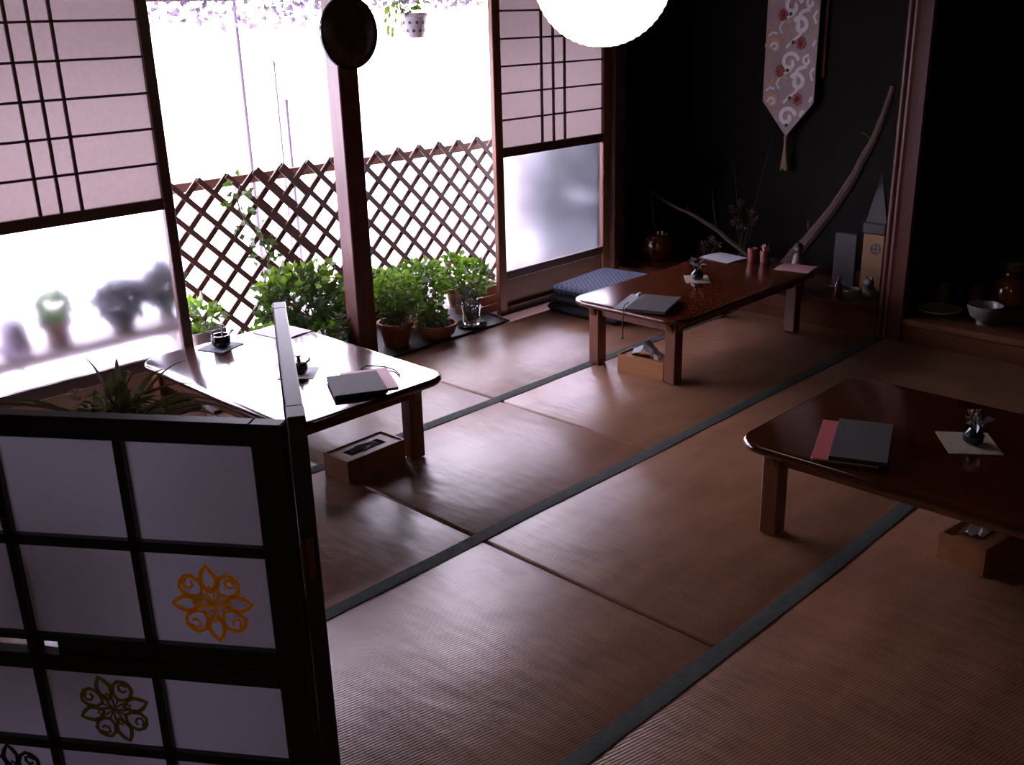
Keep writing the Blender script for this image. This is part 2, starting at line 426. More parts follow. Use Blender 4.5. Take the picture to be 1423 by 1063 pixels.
# ------------------------------------------------------------------ sashes
def sash(name, x0, x1, lst, rst, mid, pitch, stile, rails, muntin_m, pane_z):
    w_ = setting(name); y0, y1 = WY-.004, WY+.028
    struct('stile', MB().box(x0, x0+lst, y0, y1, .021, 1.758, .003), stile, w_)
    struct('stile', MB().box(x1-rst, x1, y0, y1, .021, 1.758, .003), stile, w_)
    a, b = x0+lst-.002, x1-rst+.002
    for z0, z1 in rails + [(1.73, 1.758)]:
        struct('rail', MB().box(a, b, y0+.002, y1-.001, z0, z1, .002), muntin_m, w_)
    for k in range(5):
        z = 1.076+.1365*k
        struct('muntin', MB().box(a, b, y0+.006, y0+.017, z-.0045, z+.0045), muntin_m, w_)
    for k in (-1, 0, 1):
        x = mid+k*pitch
        struct('muntin', MB().box(x-.0055, x+.0055, y0+.007, y0+.018, rails[-1][1]-.002, 1.732), muntin_m, w_)
    struct('paper', MB().quad((a, y0+.019, rails[-1][1]-.004), (b, y0+.019, rails[-1][1]-.004), (b, y0+.019, 1.735), (a, y0+.019, 1.735)), 'paper', w_)
    struct('pane', MB().box(a-.004, b+.004, y0+.010, y0+.014, pane_z[0]-.004, pane_z[1]+.004), 'frost', w_)
    struct('panel', MB().box(a, b, y0+.012, y0+.02, .05, rails[1][0]+.004), 'panel', w_)
    return w_
sash('window_1', 1.10, 2.021, .045, .045, 1.566, .08, 'frame', [(.021, .065), (.24, .292), (.892, .937)], 'frame', (.292, .892))
sash('window_2', 3.876, 4.835, .058, .066, 4.347, .094, 'frame_red', [(.021, .06), (.212, .258), (.883, .932)], 'frame', (.258, .883))

# ------------------------------------------------------------------ outside
struct('ground_outside', MB().box(-12, 24, 4.9, 40, -.5, -.35), 'ground')
struct('floor_ledge', MB().box(2.03, 3.868, 3.865, 4.75, -.1, .0, .003).box(3.868, 5.2, 4.03, 4.75, -.1, 0), 'frame')
struct('trim_10', MB().box(1.2, 5.2, 4.62, 4.70, 1.70, 1.80, .004), 'frame_red')       # beam under the eave
struct('roof_eave', MB().box(-2, 7, 4.03, 5.5, 2.16, 2.22), 'ceil')

# lattice fence: two overlapping trellis panels, every slat a part
def lattice(label, x0, x1, y, z0, z1, rng, cap=True):
    t = thing('lattice_fence', label, 'lattice fence', ((x0+x1)/2, y, z0), 0, 'trellis panels behind the potted plants')
    ox = (x0+x1)/2; pitch = .156; H = z1-z0
    for sgn in (1, -1):
        off = .0055*sgn
        n = int((x1-x0+H)/pitch)+2
        for k in range(n):
            # line x = c + sgn*(z - z0)
            c = (x0 - (H if sgn > 0 else -(H % pitch)+pitch)) + k*pitch + .02
            lo_, hi = 0, H
            if sgn > 0: lo_ = max(lo_, x0-c); hi = min(hi, x1-c)
            else: lo_ = max(lo_, c-x1); hi = min(hi, c-x0)
            hi += random.uniform(.004, .009) if hi > H-.001 else 0
            if hi-lo_ < .03: continue
            MB().bar((c+sgn*lo_-ox, off, lo_), (c+sgn*hi-ox, off, hi), .027, .0105, (0, 1, 0)).build('slat', 'lattice', t)
    return t
lattice('left brown diamond trellis panel standing between left sash and round post', 2.33, 3.13, 4.60, .004, .885, 1)
lattice('right brown diamond trellis panel running from behind post to right sash', 2.84, 4.78, 4.64, .004, .892, 2)
o = MB().box(2.3, 4.95, 4.72, 4.745, .815, .862, .003).build('fence_rail', 'rail')
tag(o, 'weathered pink-brown rail running behind the tops of the trellis', 'rail')
MB().box(2.32, 2.36, 4.7455, 4.785, -.35, .87, .002).build('post', 'rail', o)
MB().box(4.86, 4.90, 4.7455, 4.785, -.35, .87, .002).build('post', 'rail', o)

def pole(x, y, r, z1, label):
    o = MB().lathe([(r, 0), (r, z1+.35)], (0, 0, 0), 10).lathe([(r*1.25, z1+.35), (r*1.25, z1+.38)], (0, 0, 0), 10).build('garden_pole', 'polepale', loc=(x, y, -.35))
    return tag(o, label, 'pole', 'slim poles beyond the trellis')
pole(3.39, 5.55, .012, 2.2, 'thicker slim grey pole rising beyond left trellis panel, left of the other two')
pole(3.62, 5.55, .006, 1.35, 'thinnest grey pole beyond left trellis, in the middle of three')
pole(3.68, 5.55, .010, 1.12, 'short grey pole beyond left trellis, close to the round post')

# ------------------------------------------------------------------ foliage helpers
def rnd_unit():
    while True:
        v = Vector((random.uniform(-1, 1), random.uniform(-1, 1), random.uniform(-1, 1)))
        if .05 < v.length < 1: return v.normalized()

def bush(n, c, rad, ln, wd, out=.6, upb=.3, shell=.35):
    m = MB(); c = Vector(c)
    for _ in range(n):
        u = rnd_unit(); r = random.uniform(shell, 1)**.6
        p = c + Vector((u.x*rad[0], u.y*rad[1], u.z*rad[2]))*r
        if p.z < .01: p.z = random.uniform(.015, .06)
        d = (u*out + rnd_unit()*.7 + Vector((0, 0, upb)))
        k = random.uniform(.65, 1.2)
        m.leaf(p, d, rnd_unit()+Vector((0, 0, .8)), ln*k, wd*k)
    return m

def pot(name, r0, r1, h, m, parent, rim=.012, soil=True):
    q = MB().lathe([(r0, 0), (r1-.004, h-rim*1.6), (r1+.006, h-rim*1.6), (r1+.006, h), (r1-.008, h), (r1-.012, h-.03), (r0*.8, .012), (0, .012)], (0, 0, 0), 28)
    q.build(name, m, parent)
    if soil: MB().lathe([(0, h-.03), (r1-.011, h-.026), (0, h-.016)], (0, 0, 0), 20).build('soil', 'soil', parent)

def stems(parent, pts, r, m='stem'):
    q = MB()
    for a, b in pts:
        a, b = Vector(a), Vector(b); mid = (a+b)/2+Vector((random.uniform(-.01, .01), random.uniform(-.01, .01), 0))
        q.tube([a, mid, b], [r, r*.8, r*.5], 5)
    return q.build('stem', m, parent)

# ------------------------------------------------------------------ plants in the openings
struct('trim_11', MB().box(2.03, 3.872, 3.852, 4.28, .0, .012, .003), 'darkboard')              # black board the pots stand on

# left bay: leafy mass
p = thing('potted_ivy', 'dense dark leafy plant in wooden box left of the round post', 'plant', (2.80, 4.30, .0125))
MB().box(-.2, .27, -.1, .1, 0, .13, .006).build('planter', 'greypot', p)
MB().box(-.19, .26, -.09, .09, .1305, .14, .003).build('soil', 'soil', p)
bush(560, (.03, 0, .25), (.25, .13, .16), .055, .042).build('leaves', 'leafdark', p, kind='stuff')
bush(130, (.02, -.02, .37), (.23, .12, .07), .05, .04).build('top_leaves', 'leaflime', p, kind='stuff', label='lime leaves on top')  # lighter leaf colour along the top of the mass
stems(p, [((random.uniform(-.1, .15), random.uniform(-.05, .05), .13), (random.uniform(-.2, .25), random.uniform(-.08, .08), .34)) for _ in range(14)], .004)

p = thing('trailing_plant', 'dark trailing plant with lime leaves spilling forward below the ivy box', 'plant', (2.80, 4.06, .0125))
pot('pot', .06, .085, .10, 'terra', p)
bush(220, (.03, 0, .11), (.2, .085, .09), .045, .036, upb=.0).build('leaves', 'leafdark', p, kind='stuff')
bush(60, (.0, -.02, .13), (.17, .08, .06), .04, .034).build('bright_leaves', 'leaf', p, kind='stuff')

p = thing('grey_planter', 'weathered grey planter pot against the left sash with a low plant', 'planter', (2.27, 4.32, .0125))
MB().stack(rrect(-.085, .085, -.085, .085, .02, 3), [(.012, 0), (0, .20), (-.006, .20), (-.006, .235), (.008, .235), (.012, .215)]).build('pot', 'greypot', p)
bush(70, (0, 0, .29), (.10, .09, .07), .06, .045).build('leaves', 'leaf', p, kind='stuff')
stems(p, [((0, 0, .2), (random.uniform(-.06, .06), random.uniform(-.06, .06), .3)) for _ in range(6)], .004)

p = thing('leafy_seedling', 'low green plant behind near table, right of the grey planter', 'plant', (2.45, 4.07, .0125))
pot('pot', .05, .07, .09, 'terra', p)
bush(170, (.0, 0, .15), (.12, .06, .08), .06, .05, upb=.1).build('leaves', 'leaf', p, kind='stuff')
stems(p, [((0, 0, .07), (random.uniform(-.08, .08), random.uniform(-.05, .05), .2)) for _ in range(8)], .003)

p = thing('fern_clump', 'small bright green clump at the foot of the left sash', 'plant', (2.17, 4.02, .0125))
pot('pot', .04, .055, .07, 'terra', p)
bush(110, (0, 0, .11), (.085, .07, .08), .045, .036).build('leaves', 'leaf', p, kind='stuff')

p = thing('climbing_vine', 'thin vine climbing up the left trellis panel', 'vine', (2.76, 4.515, .003))
q = MB(); lv = MB(); pts = []
for i in range(22):
    z = .04*i; pts.append((.03*math.sin(i*.6)+.004*i*math.sin(i*.25), .012*math.cos(i*.9), z))
q.tube(pts, .004, 5); q.build('stem', 'stem', p)
for i in range(4, 22):
    for _ in range(5):
        u = rnd_unit(); pp = Vector(pts[i])+Vector((u.x*.06, u.y*.012, u.z*.05)); lv.leaf(pp, u, rnd_unit(), .045*random.uniform(.7, 1.2), .036)
lv.build('leaves', 'leafdark', p, kind='stuff')

# right bay
p = thing('potted_herb', 'terracotta pot of feathery lime herb right of the round post', 'plant', (3.17, 3.985, .0125))
pot('pot', .062, .09, .125, 'terra', p)
stems(p, [((random.uniform(-.04, .04), random.uniform(-.04, .04), .1), (random.uniform(-.11, .12), random.uniform(-.09, .1), random.uniform(.22, .33))) for _ in range(46)], .0022)
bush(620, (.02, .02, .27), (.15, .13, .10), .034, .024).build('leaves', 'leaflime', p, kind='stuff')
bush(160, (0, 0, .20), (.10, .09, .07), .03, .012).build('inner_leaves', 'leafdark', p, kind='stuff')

p = thing('potted_sprout', 'terracotta pot of bushy green leaves behind the bowl planter', 'plant', (3.48, 4.14, .0125))
pot('pot', .06, .085, .12, 'terra', p)
stems(p, [((random.uniform(-.03, .03), random.uniform(-.03, .03), .1), (random.uniform(-.1, .1), random.uniform(-.09, .09), random.uniform(.2, .3))) for _ in range(20)], .003)
bush(420, (.02, .05, .22), (.19, .12, .13), .05, .036).build('leaves', 'leaf', p, kind='stuff')

p = thing('bowl_planter', 'wide shallow terracotta bowl planted with small ivy', 'planter', (3.40, 3.935, .0125))
MB().lathe([(.07, 0), (.098, .02), (.112, .058), (.116, .06), (.116, .075), (.1, .075), (.095, .05), (.06, .03), (0, .03)], (0, 0, 0), 32).build('bowl', 'terra', p)
MB().lathe([(0, .05), (.096, .053), (.05, .062), (0, .066)], (0, 0, 0), 24).build('soil', 'soil', p)
bush(90, (-.02, .03, .12), (.095, .07, .06), .05, .042, upb=.1).build('leaves', 'leaf', p, kind='stuff')
bush(26, (.0, -.03, .085), (.06, .04, .02), .04, .03).build('silver_leaves', 'leafpale', p, kind='stuff', label='silvery leaves')
stems(p, [((-.02, .02, .06), (random.uniform(-.08, .06), random.uniform(-.02, .08), .14)) for _ in range(7)], .0025)

p = thing('glass_vase', 'clear glass vase of upright leafy stems on a black saucer', 'vase', (3.66, 3.935, .0125))
MB().lathe([(.075, 0), (.086, .012), (.08, .012), (.07, .006), (0, .006)], (0, 0, 0), 28).build('saucer', 'lacq', p)
MB().lathe([(.045, .0125), (.05, .02), (.048, .07), (.055, .12), (.0525, .12), (.0455, .07), (.047, .024), (0, .02)], (0, 0, 0), 24).build('glass', 'clearglass', p)
stems(p, [((random.uniform(-.025, .025), random.uniform(-.025, .025), .03), (random.uniform(-.08, .09), random.uniform(-.06, .08), random.uniform(.18, .3))) for _ in range(16)], .0025)
bush(190, (.02, .02, .25), (.12, .09, .1), .05, .034, upb=.5).build('leaves', 'leaf', p, kind='stuff')
bush(40, (-.02, 0, .14), (.06, .05, .05), .04, .026).build('silver_leaves', 'leafpale', p, kind='stuff')

p = thing('leafy_trough', 'long low trough of green leaves behind the pots, right of post', 'planter', (3.42, 4.49, .0005))
MB().box(-.30, .30, -.075, .075, 0, .10, .006).build('trough', 'frame', p)
MB().box(-.29, .29, -.065, .065, .1005, .108, .002).build('soil', 'soil', p)
stems(p, [((random.uniform(-.25, .25), random.uniform(-.04, .04), .1), (random.uniform(-.33, .33), random.uniform(-.07, .07), .2)) for _ in range(20)], .003)
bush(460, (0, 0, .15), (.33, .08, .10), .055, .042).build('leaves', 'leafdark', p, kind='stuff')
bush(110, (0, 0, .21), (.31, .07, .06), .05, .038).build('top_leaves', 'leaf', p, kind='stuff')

p = thing('flowering_plant', 'low plant with pinkish leaves at the foot of right sash', 'plant', (3.93, 4.33, .0005))
pot('pot', .055, .075, .11, 'terra', p)
bush(220, (-.02, 0, .18), (.13, .10, .13), .045, .034).build('leaves', 'leaf', p, kind='stuff')
bush(14, (-.06, -.03, .22), (.07, .05, .06), .03, .028).build('pink_leaves', 'pink', p, kind='stuff', label='pink leaves')
p = thing('wooden_crate', 'small reddish slatted crate at foot of the right sash', 'crate', (3.88, 4.12, .0005))
for z in (.008, .062, .116):
    MB().box(-.10, .10, -.075, -.065, z, z+.045, .002).build('slat', 'frame_red', p)
    MB().box(-.10, .10, .065, .075, z, z+.045, .002).build('slat', 'frame_red', p)
for x in (-.104, .104):
    MB().box(x-.006, x+.006, -.064, .064, .0, .168, .002).build('end_board', 'frame_red', p)

# hanging pot and vine under the eave
p = thing('hanging_pot', 'white polka dot flower pot hanging under the eave', 'hanging pot', (3.69, 4.32, 1.502))
MB().lathe([(.052, 0), (.072, .105), (.079, .107), (.081, .123), (.073, .123), (.068, .1), (.045, .012), (0, .012)], (0, 0, 0), 32).build('pot', 'whitepot', p)
q = MB()
for k in range(22):
    a = 2*PI*k/11 + (.28 if k >= 11 else 0); z = .035 if k < 11 else .075; r = .052+.02*z/.105+.0002
    ca, sa = math.cos(a), math.sin(a); c = Vector((r*ca, r*sa, z)); t = Vector((-sa, ca, 0)); u = Vector((.19*ca, .19*sa, 1)).normalized(); n = t.cross(u).normalized()
    vs = [q.bm.verts.new(c + n*.001 + (t*math.cos(j*PI/4)+u*math.sin(j*PI/4))*.0085) for j in range(8)]; q.bm.faces.new(vs)
q.build('polka_dots', 'dot', p, kind='stuff')
MB().lathe([(0, .1), (.069, .103), (0, .11)], (0, 0, 0), 18).build('soil', 'soil', p)
q = MB()
for k in range(3):
    a = 2*PI*k/3+.4; q.tube([(.076*math.cos(a), .076*math.sin(a), .12), (.03*math.cos(a), .03*math.sin(a), .38), (0, 0, .5), (0, 0, .779)], .0016, 4)
q.build('hanger_wire', 'cord', p)
lv = bush(70, (-.06, 0, .19), (.14, .08, .08), .05, .032, upb=.2); 
for _ in range(16): lv.leaf(Vector((random.uniform(-.2, -.08), random.uniform(-.05, .05), random.uniform(.03, .16))), Vector((-.3, 0, -1)), rnd_unit(), .045, .02)
lv.build('leaves', 'leaflime', p, kind='stuff')
stems(p, [((0, 0, .11), (random.uniform(-.18, .02), random.uniform(-.05, .05), random.uniform(.14, .24))) for _ in range(9)], .002)

p = thing('eave_vine', 'vine with overexposed mauve leaf colour hanging along the beam under the eave', 'vine', (3.2, 4.60, 1.70))
q = MB()
q.tube([(-1.1+.1*i, -.0 + .0*i, .05+.03*math.sin(i*1.3)) for i in range(23)], .006, 5)
q.build('stem', 'stem', p)
lv = MB()
for _ in range(700):
    x = random.uniform(-1.15, 1.15); z = .06-random.random()**1.3*(.10+.08*noise.noise((x*3.3, 2, 0))+(.07 if x < 0 else 0))
    lv.leaf(Vector((x, random.uniform(-.10, .0), z)), rnd_unit()+Vector((0, 0, -.5)), rnd_unit(), .04*random.uniform(.6, 1.2), .03)
lv.build('leaves', 'vineblown', p, kind='stuff')

# bench and pots behind the left frosted pane
p = thing('garden_bench', 'pale bench with bent metal legs behind left frosted pane', 'bench', (1.65, 4.27, -.35))
MB().box(-.5, .50, -.10, .10, .65, .695, .004).build('seat_board', 'greypot', p)
for x in (-.30, .45):
    for y in (-.08, .08):
        MB().tube([(x, y, 0), (x, y, .3), (x, y, .54), (x+(.02 if x < 0 else -.02), y, .61), (x+(.06 if x < 0 else -.06), y, .645)], .009, 8).build('leg', 'polepale', p)
def pane_pot(name, label, x, y, r, h, pm, lm, n, lr, lh):
    p = thing(name, label, 'plant', (x, y, .3455), 0)
    pot('pot', r*.75, r, h, pm, p)
    bush(n, (0, 0, h+lh*.6), (lr, lr*.8, lh), .05, .04).build('leaves', lm, p, kind='stuff')
    return p
pane_pot('potted_succulent', 'terracotta pot with round green plant behind left frosted pane', 1.585, 4.25, .05, .085, 'terra', 'leaf', 80, .045, .05).scale = (1.3,)*3
p = thing('enamel_jug', 'lavender grey jug at left end of the bench behind frosted pane', 'jug', (1.40, 4.22, .3455), PI)
p.scale = (1.45,)*3
MB().lathe([(.035, 0), (.045, .03), (.04, .07), (.035, .095), (.04, .105), (.036, .105), (.031, .09), (.036, .03), (0, .01)], (0, 0, 0), 20).build('body', 'polepale', p)
MB().tube([(.036, 0, .09), (.06, 0, .085), (.066, 0, .06), (.055, 0, .035), (.041, 0, .025)], .005, 6).build('handle', 'polepale', p)
pane_pot('potted_shrub', 'blue-grey shrub in pot behind the frosted pane, middle of the bench', 1.86, 4.23, .06, .09, 'darkpot', 'leafpale', 420, .105, .085)
pane_pot('potted_bush', 'taller blue-grey shrub in pot at right end of bench behind frosted pane', 2.10, 4.30, .05, .09, 'darkpot', 'leafpale', 400, .08, .095)

# hedge behind the right frosted pane
p = thing('garden_shrub', 'large blue-grey garden shrub behind the right frosted pane', 'shrub', (5.86, 4.98, -.35))
stems(p, [((random.uniform(-.1, .1), 0, 0), (random.uniform(-.4, .4), random.uniform(-.3, .3), .9)) for _ in range(12)], .02)
bush(2600, (0, 0, .72), (.66, .40, .70), .11, .085, shell=.2).build('leaves', 'leafpale', p, kind='stuff')
p = thing('garden_tree', 'dark leafy bush farther right behind the right frosted pane', 'shrub', (7.6, 6.2, -.35))
stems(p, [((random.uniform(-.1, .1), 0, 0), (random.uniform(-.4, .4), random.uniform(-.3, .3), 1.0)) for _ in range(12)], .025)
bush(2600, (0, 0, 1.1), (.9, .6, 1.0), .14, .1, shell=.2).build('leaves', 'leafdark', p, kind='stuff')

# round tray hung on the post
p = thing('hanging_tray', 'dark round lacquered tray hung high on the post', 'tray', (2.955, 3.928, 1.545))
p.rotation_euler = (PI/2, 0, 0)
MB().lathe([(.06, 0), (.14, .004), (.158, .016), (.158, .023), (.14, .028), (.11, .038), (.065, .046), (0, .049)], (0, 0, 0), 48).build('dome', 'dish', p)
q = MB(); q.ribbon([(.153*math.cos(2*PI*i/48), .153*math.sin(2*PI*i/48)) for i in range(48)], .009, .022, .029, True); q.build('rim', 'lacq', p)
MB().tube([(-.02, .15, .01), (0, .18, .006), (.02, .15, .01)], .0025, 6).build('hanging_loop', 'cord', p)

# ------------------------------------------------------------------ tables
def low_table(label, x0, x1, y0, y1, mat_, zt=.33, il=.075, ir=.075):
    cx, cy = (x0+x1)/2, (y0+y1)/2; hx, hy = (x1-x0)/2, (y1-y0)/2
    t = thing('low_table', label, 'table', (cx, cy, 0.003), 0, 'low lacquered dining tables')
    zt -= .003; th = .032
    MB().stack(rrect(-hx, hx, -hy, hy, .10, 10), [(.022, zt-th), (.006, zt-th+.006), (.0, zt-th+.016), (.003, zt-.006), (.010, zt-.001), (.016, zt)]).build('tabletop', mat_, t, angle=60)
    i = .075; a = .022; zl = zt-th
    ls = .03; ly = hy-i-ls; lxs = {-1: -(hx-il-ls), 1: hx-ir-ls}
    for s in (-1, 1):
        MB().box(lxs[-1]+ls, lxs[1]-ls, s*ly-a/2, s*ly+a/2, zl-.055, zl-.0005, .002).build('apron', 'tleg', t)
        MB().box(lxs[s]-a/2, lxs[s]+a/2, -ly+ls, ly-ls, zl-.055, zl-.0005, .002).build('apron', 'tleg', t)
    for sx in (-1, 1):
        for sy in (-1, 1):
            lx = lxs[sx]
            lg = MB().box(lx-ls, lx+ls, sy*ly-ls, sy*ly+ls, 0, zl-.0005, .004).build('leg', 'tleg', t)
            for (dx, dy) in ((-sx, 0), (0, -sy), (sx*.35, 0), (0, sy*.35)):
                if dx*sx > 0 and (il if sx < 0 else ir) < .06: continue
                # curved bracket at the head of the leg
                q = MB(); L = .075*(1 if abs(dx+dy) > .9 else .55); rings = []
                for k in range(6):
                    f = k/5; d = ls-.001+L*f; z = zl-.001-(.055*(1-f)**2*.9+.006)
                    ux, uy = (1 if dx > 0 else -1 if dx < 0 else 0), (1 if dy > 0 else -1 if dy < 0 else 0)
                    px, py = lx+ux*d, sy*ly+uy*d; wx, wy = abs(uy)*.013, abs(ux)*.013
                    rings.append([q.bm.verts.new(v) for v in ((px-wx, py-wy, z), (px+wx, py+wy, z), (px+wx, py+wy, zl-.0006), (px-wx, py-wy, zl-.0006))])
                for r0, r1 in zip(rings, rings[1:]):
                    for m_ in range(4):
                        n_ = (m_+1) % 4; q.bm.faces.new((r0[m_], r1[m_], r1[n_], r0[n_]))
                q.bm.faces.new(rings[0]); q.bm.faces.new(rings[-1][::-1])
                q.build('bracket', 'tleg', lg)
    return t
low_table('low lacquered table by the plants, gleaming with window reflection', 1.715, 2.432, 2.735, 3.845, 'table', il=.025, ir=.09)
low_table('low lacquered table in front of the alcove and scroll', 3.53, 4.79, 2.475, 3.13, 'table_x')
low_table('low dark red table in the near right of the room with a red-edged menu', 2.58, 3.385, .30, 1.605, 'table')

# ------------------------------------------------------------------ things on the tables
TZ = .3305
def menus(label, c, rz, w_, d_, second, strip, ang=.0, w2=None):
    t = thing('menu_book', label, 'menu', (c[0], c[1], TZ), rz)
    # lower booklet, then the cloth-covered book on top
    MB().box(-w_/2, w_/2, -d_/2, d_/2, 0, .003, .001).build('back_cover', 'menu', t)
    MB().box(-w_/2+.005, w_/2-.005, -d_/2+.004, d_/2-.004, .003, .011).build('pages', 'white', t)
    MB().box(-w_/2, w_/2, -d_/2, d_/2, .011, .014, .001).build('front_cover', 'menu', t)
    MB().box(-w_/2-.002, -w_/2+.003, -d_/2, d_/2, .0, .014, .001).build('spine', 'menu', t)
    return t
def booklet(label, c, rz, w_, d_, z, m, cat='booklet', m2='white', tilt=0):
    t = thing('booklet', label, cat, (c[0], c[1], z), rz)
    MB().box(-w_/2, w_/2, -d_/2, d_/2, 0, .004, .0015).build('pages', m2, t)
    MB().box(-w_/2-.001, w_/2+.001, -d_/2-.001, d_/2+.001, .0042, .006, .0008).build('cover', m, t)
    return t
# near table
booklet('pink and cream booklet sticking out under the menu on gleaming table', (2.175, 2.915), math.radians(62), .235, .18, TZ, 'pink', m2='boxwood')
near_menu = menus('brown cloth menu book lying on the gleaming table by the plants', (2.10, 2.89), math.radians(62), .22, .19, 1, 1); near_menu.location.z = TZ+.0065
o = MB().tube([(2.21, 3.01, TZ+.017), (2.26, 3.04, TZ+.012), (2.31, 2.985, TZ+.006), (2.315, 2.93, TZ+.004), (2.29, 2.87, TZ+.004)], .003, 6).build('menu_cord', 'cord')
attach(o, near_menu)

def table_mat(label, c, rz, w_, d_, m):
    o = MB().box(-w_/2, w_/2, -d_/2, d_/2, 0, .002).build('table_mat', m, loc=(c[0], c[1], TZ), rot=(0, 0, rz))
    return tag(o, label, 'mat', 'small mats under ornaments')
table_mat('pale square mat under the little bell on the gleaming table', (2.055, 3.195), math.radians(45), .135, .135, 'white')
p = thing('call_bell', 'small dark green bell with handle on gleaming table', 'bell', (2.055, 3.185, TZ+.0025))
MB().lathe([(.022, 0), (.031, .012), (.033, .03), (.027, .045), (.012, .05), (0, .05)], (0, 0, 0), 20).build('body', 'greenbell', p)
MB().lathe([(.009, .05), (.006, .056), (.006, .066), (.013, .07), (.013, .074), (0, .076)], (0, 0, 0), 12).build('handle', 'greenbell', p)
MB().tube([(.03, -.0, .035), (.044, -.005, .043), (.046, -.005, .055)], [.005, .004, .003], 6).build('spout', 'greenbell', p)
table_mat('grey mat under the dark pot at far end of the gleaming table', (2.04, 3.735), math.radians(20), .14, .13, 'greymat')
p = thing('chopstick_pot', 'dark round pot holding pale spoons at the window end of table', 'pot', (2.04, 3.725, TZ+.0025))
MB().lathe([(.025, 0), (.037, .012), (.041, .035), (.038, .052), (.03, .052), (.033, .035), (.02, .01), (0, .01)], (0, 0, 0), 22).build('body', 'darkpot', p)
for a, b in (((-.005, .0, .015), (-.055, .03, .105)), ((.006, .005, .015), (.03, .03, .08)), ((0, -.005, .015), (.045, -.02, .065))):
    MB().tube([a, b], .004, 6).sphere(b, .009, 8, .6).build('spoon', 'white', p)
def sheet(label, c, rz, w_, d_, m='white', group='sheets of paper on the tables'):
    q = MB(); n = 6; top = []
    for i in range(n+1):
        for j in range(2):
            top.append(q.bm.verts.new((-w_/2+w_*i/n, (-.5+j)*d_, .0012+.003*math.sin(PI*i/n)**2)))
    for i in range(n): q.bm.faces.new((top[2*i], top[2*i+2], top[2*i+3], top[2*i+1]))
    g = bmesh.ops.extrude_face_region(q.bm, geom=list(q.bm.faces))
    for v in g['geom']:
        if isinstance(v, bmesh.types.BMVert): v.co.z -= .001
    o = q.build('paper_sheet', m, loc=(c[0], c[1], TZ), rot=(0, 0, rz)); return tag(o, label, 'paper', group)
sheet('white sheet lying at the plant end of the gleaming table', (2.33, 3.72), math.radians(8), .16, .21)

# far table
booklet('pale grey booklet under the menu on the table before the alcove', (3.67, 2.80), math.radians(20), .255, .165, TZ, 'greymat')
far_menu = menus('dark menu book with hanging cord on the table before the alcove', (3.66, 2.715), math.radians(20), .265, .185, 1, 1); far_menu.location.z = TZ+.0065
o = MB().tube([(3.58, 2.795, TZ+.0245), (3.54, 2.787, TZ+.0235), (3.526, 2.785, TZ+.002), (3.524, 2.785, TZ-.05), (3.523, 2.785, TZ-.125)], .0028, 6).sphere((3.523, 2.785, TZ-.13), .007, 8).build('bookmark_cord', 'cord')
attach(o, far_menu)
p = thing('chopstick_rest', 'small white knot shaped rest lying on the grey booklet', 'ornament', (3.75, 2.87, TZ))
MB().sphere((0, 0, .011), .011, 12, .95).sphere((.02, .008, .010), .010, 12, .95).build('body', 'white', p)
table_mat('fringed straw mat under the sprig vase on the alcove table', (4.205, 2.855), math.radians(40), .155, .12, 'matcloth')
def sprig_vase(label, c, m, leafm, flower=None):
    p = thing('bud_vase', label, 'vase', (c[0], c[1], TZ+.0025), 0, 'bud vases on the tables')
    MB().lathe([(.02, 0), (.03, .01), (.031, .028), (.018, .042), (.014, .05), (.016, .053), (.011, .053), (.012, .04), (0, .02)], (0, 0, 0), 20).build('body', m, p)
    stems(p, [((0, 0, .03), (random.uniform(-.03, .03), random.uniform(-.03, .03), .085)) for _ in range(4)], .0015)
    bush(16, (0, 0, .08), (.03, .03, .018), .028, .018).build('leaves', leafm, p, kind='stuff')
    if flower: 
        q = MB(); 
        for _ in range(5): q.sphere((random.uniform(-.014, .014), random.uniform(-.014, .014), .092+random.uniform(-.012, .014)), .009, 8)
        q.build('flower', flower, p)
sprig_vase('small dark vase of pale green sprigs on the alcove table', (4.20, 2.85), 'darkpot', 'leafpale')
sheet('white sheet at the far corner of the alcove table', (4.69, 3.015), math.radians(-8), .17, .20)
sheet('pinkish sheet on the right far corner of the alcove table', (4.715, 2.595), math.radians(10), .16, .18, 'pink')
def cup(label, c, r, h, m, z=TZ, g='red cups on the table'):
    o = MB().lathe([(r*.78, 0), (r*.95, h*.25), (r, h), (r-.004, h), (r*.85, h*.3), (0, .008)], (0, 0, 0), 20).build('cup', m, loc=(c[0], c[1], z))
    return tag(o, label, 'cup', g)
cup('left of two small red cups on the alcove table', (4.715, 2.855), .026, .07, 'redcup')
o = cup('right red cup with pink folded napkin on the alcove table', (4.725, 2.785), .028, .065, 'redcup')
q = MB(); 
for k in range(5): q.leaf(Vector((0, 0, .05)), Vector((random.uniform(-.3, .5), random.uniform(-.4, .4), 1)), rnd_unit(), .05, .03)
q.build('napkin', 'pink', o)
# right table
booklet('red covered booklet edge beside the dark menu on near right table', (2.785, 1.31), math.radians(22), .32, .19, TZ, 'red')
menus('dark cloth menu book on a red booklet on near right table', (2.795, 1.275), math.radians(22), .315, .165, 1, 1).location.z = TZ+.0065
table_mat('straw mat under the blue vase on near right table', (3.02, 1.04), math.radians(36), .17, .155, 'matcloth')
sprig_vase('blue-black vase with yellow sprig on near right table', (3.025, 1.03), 'blueglaze', 'leafpale', 'driedtan')

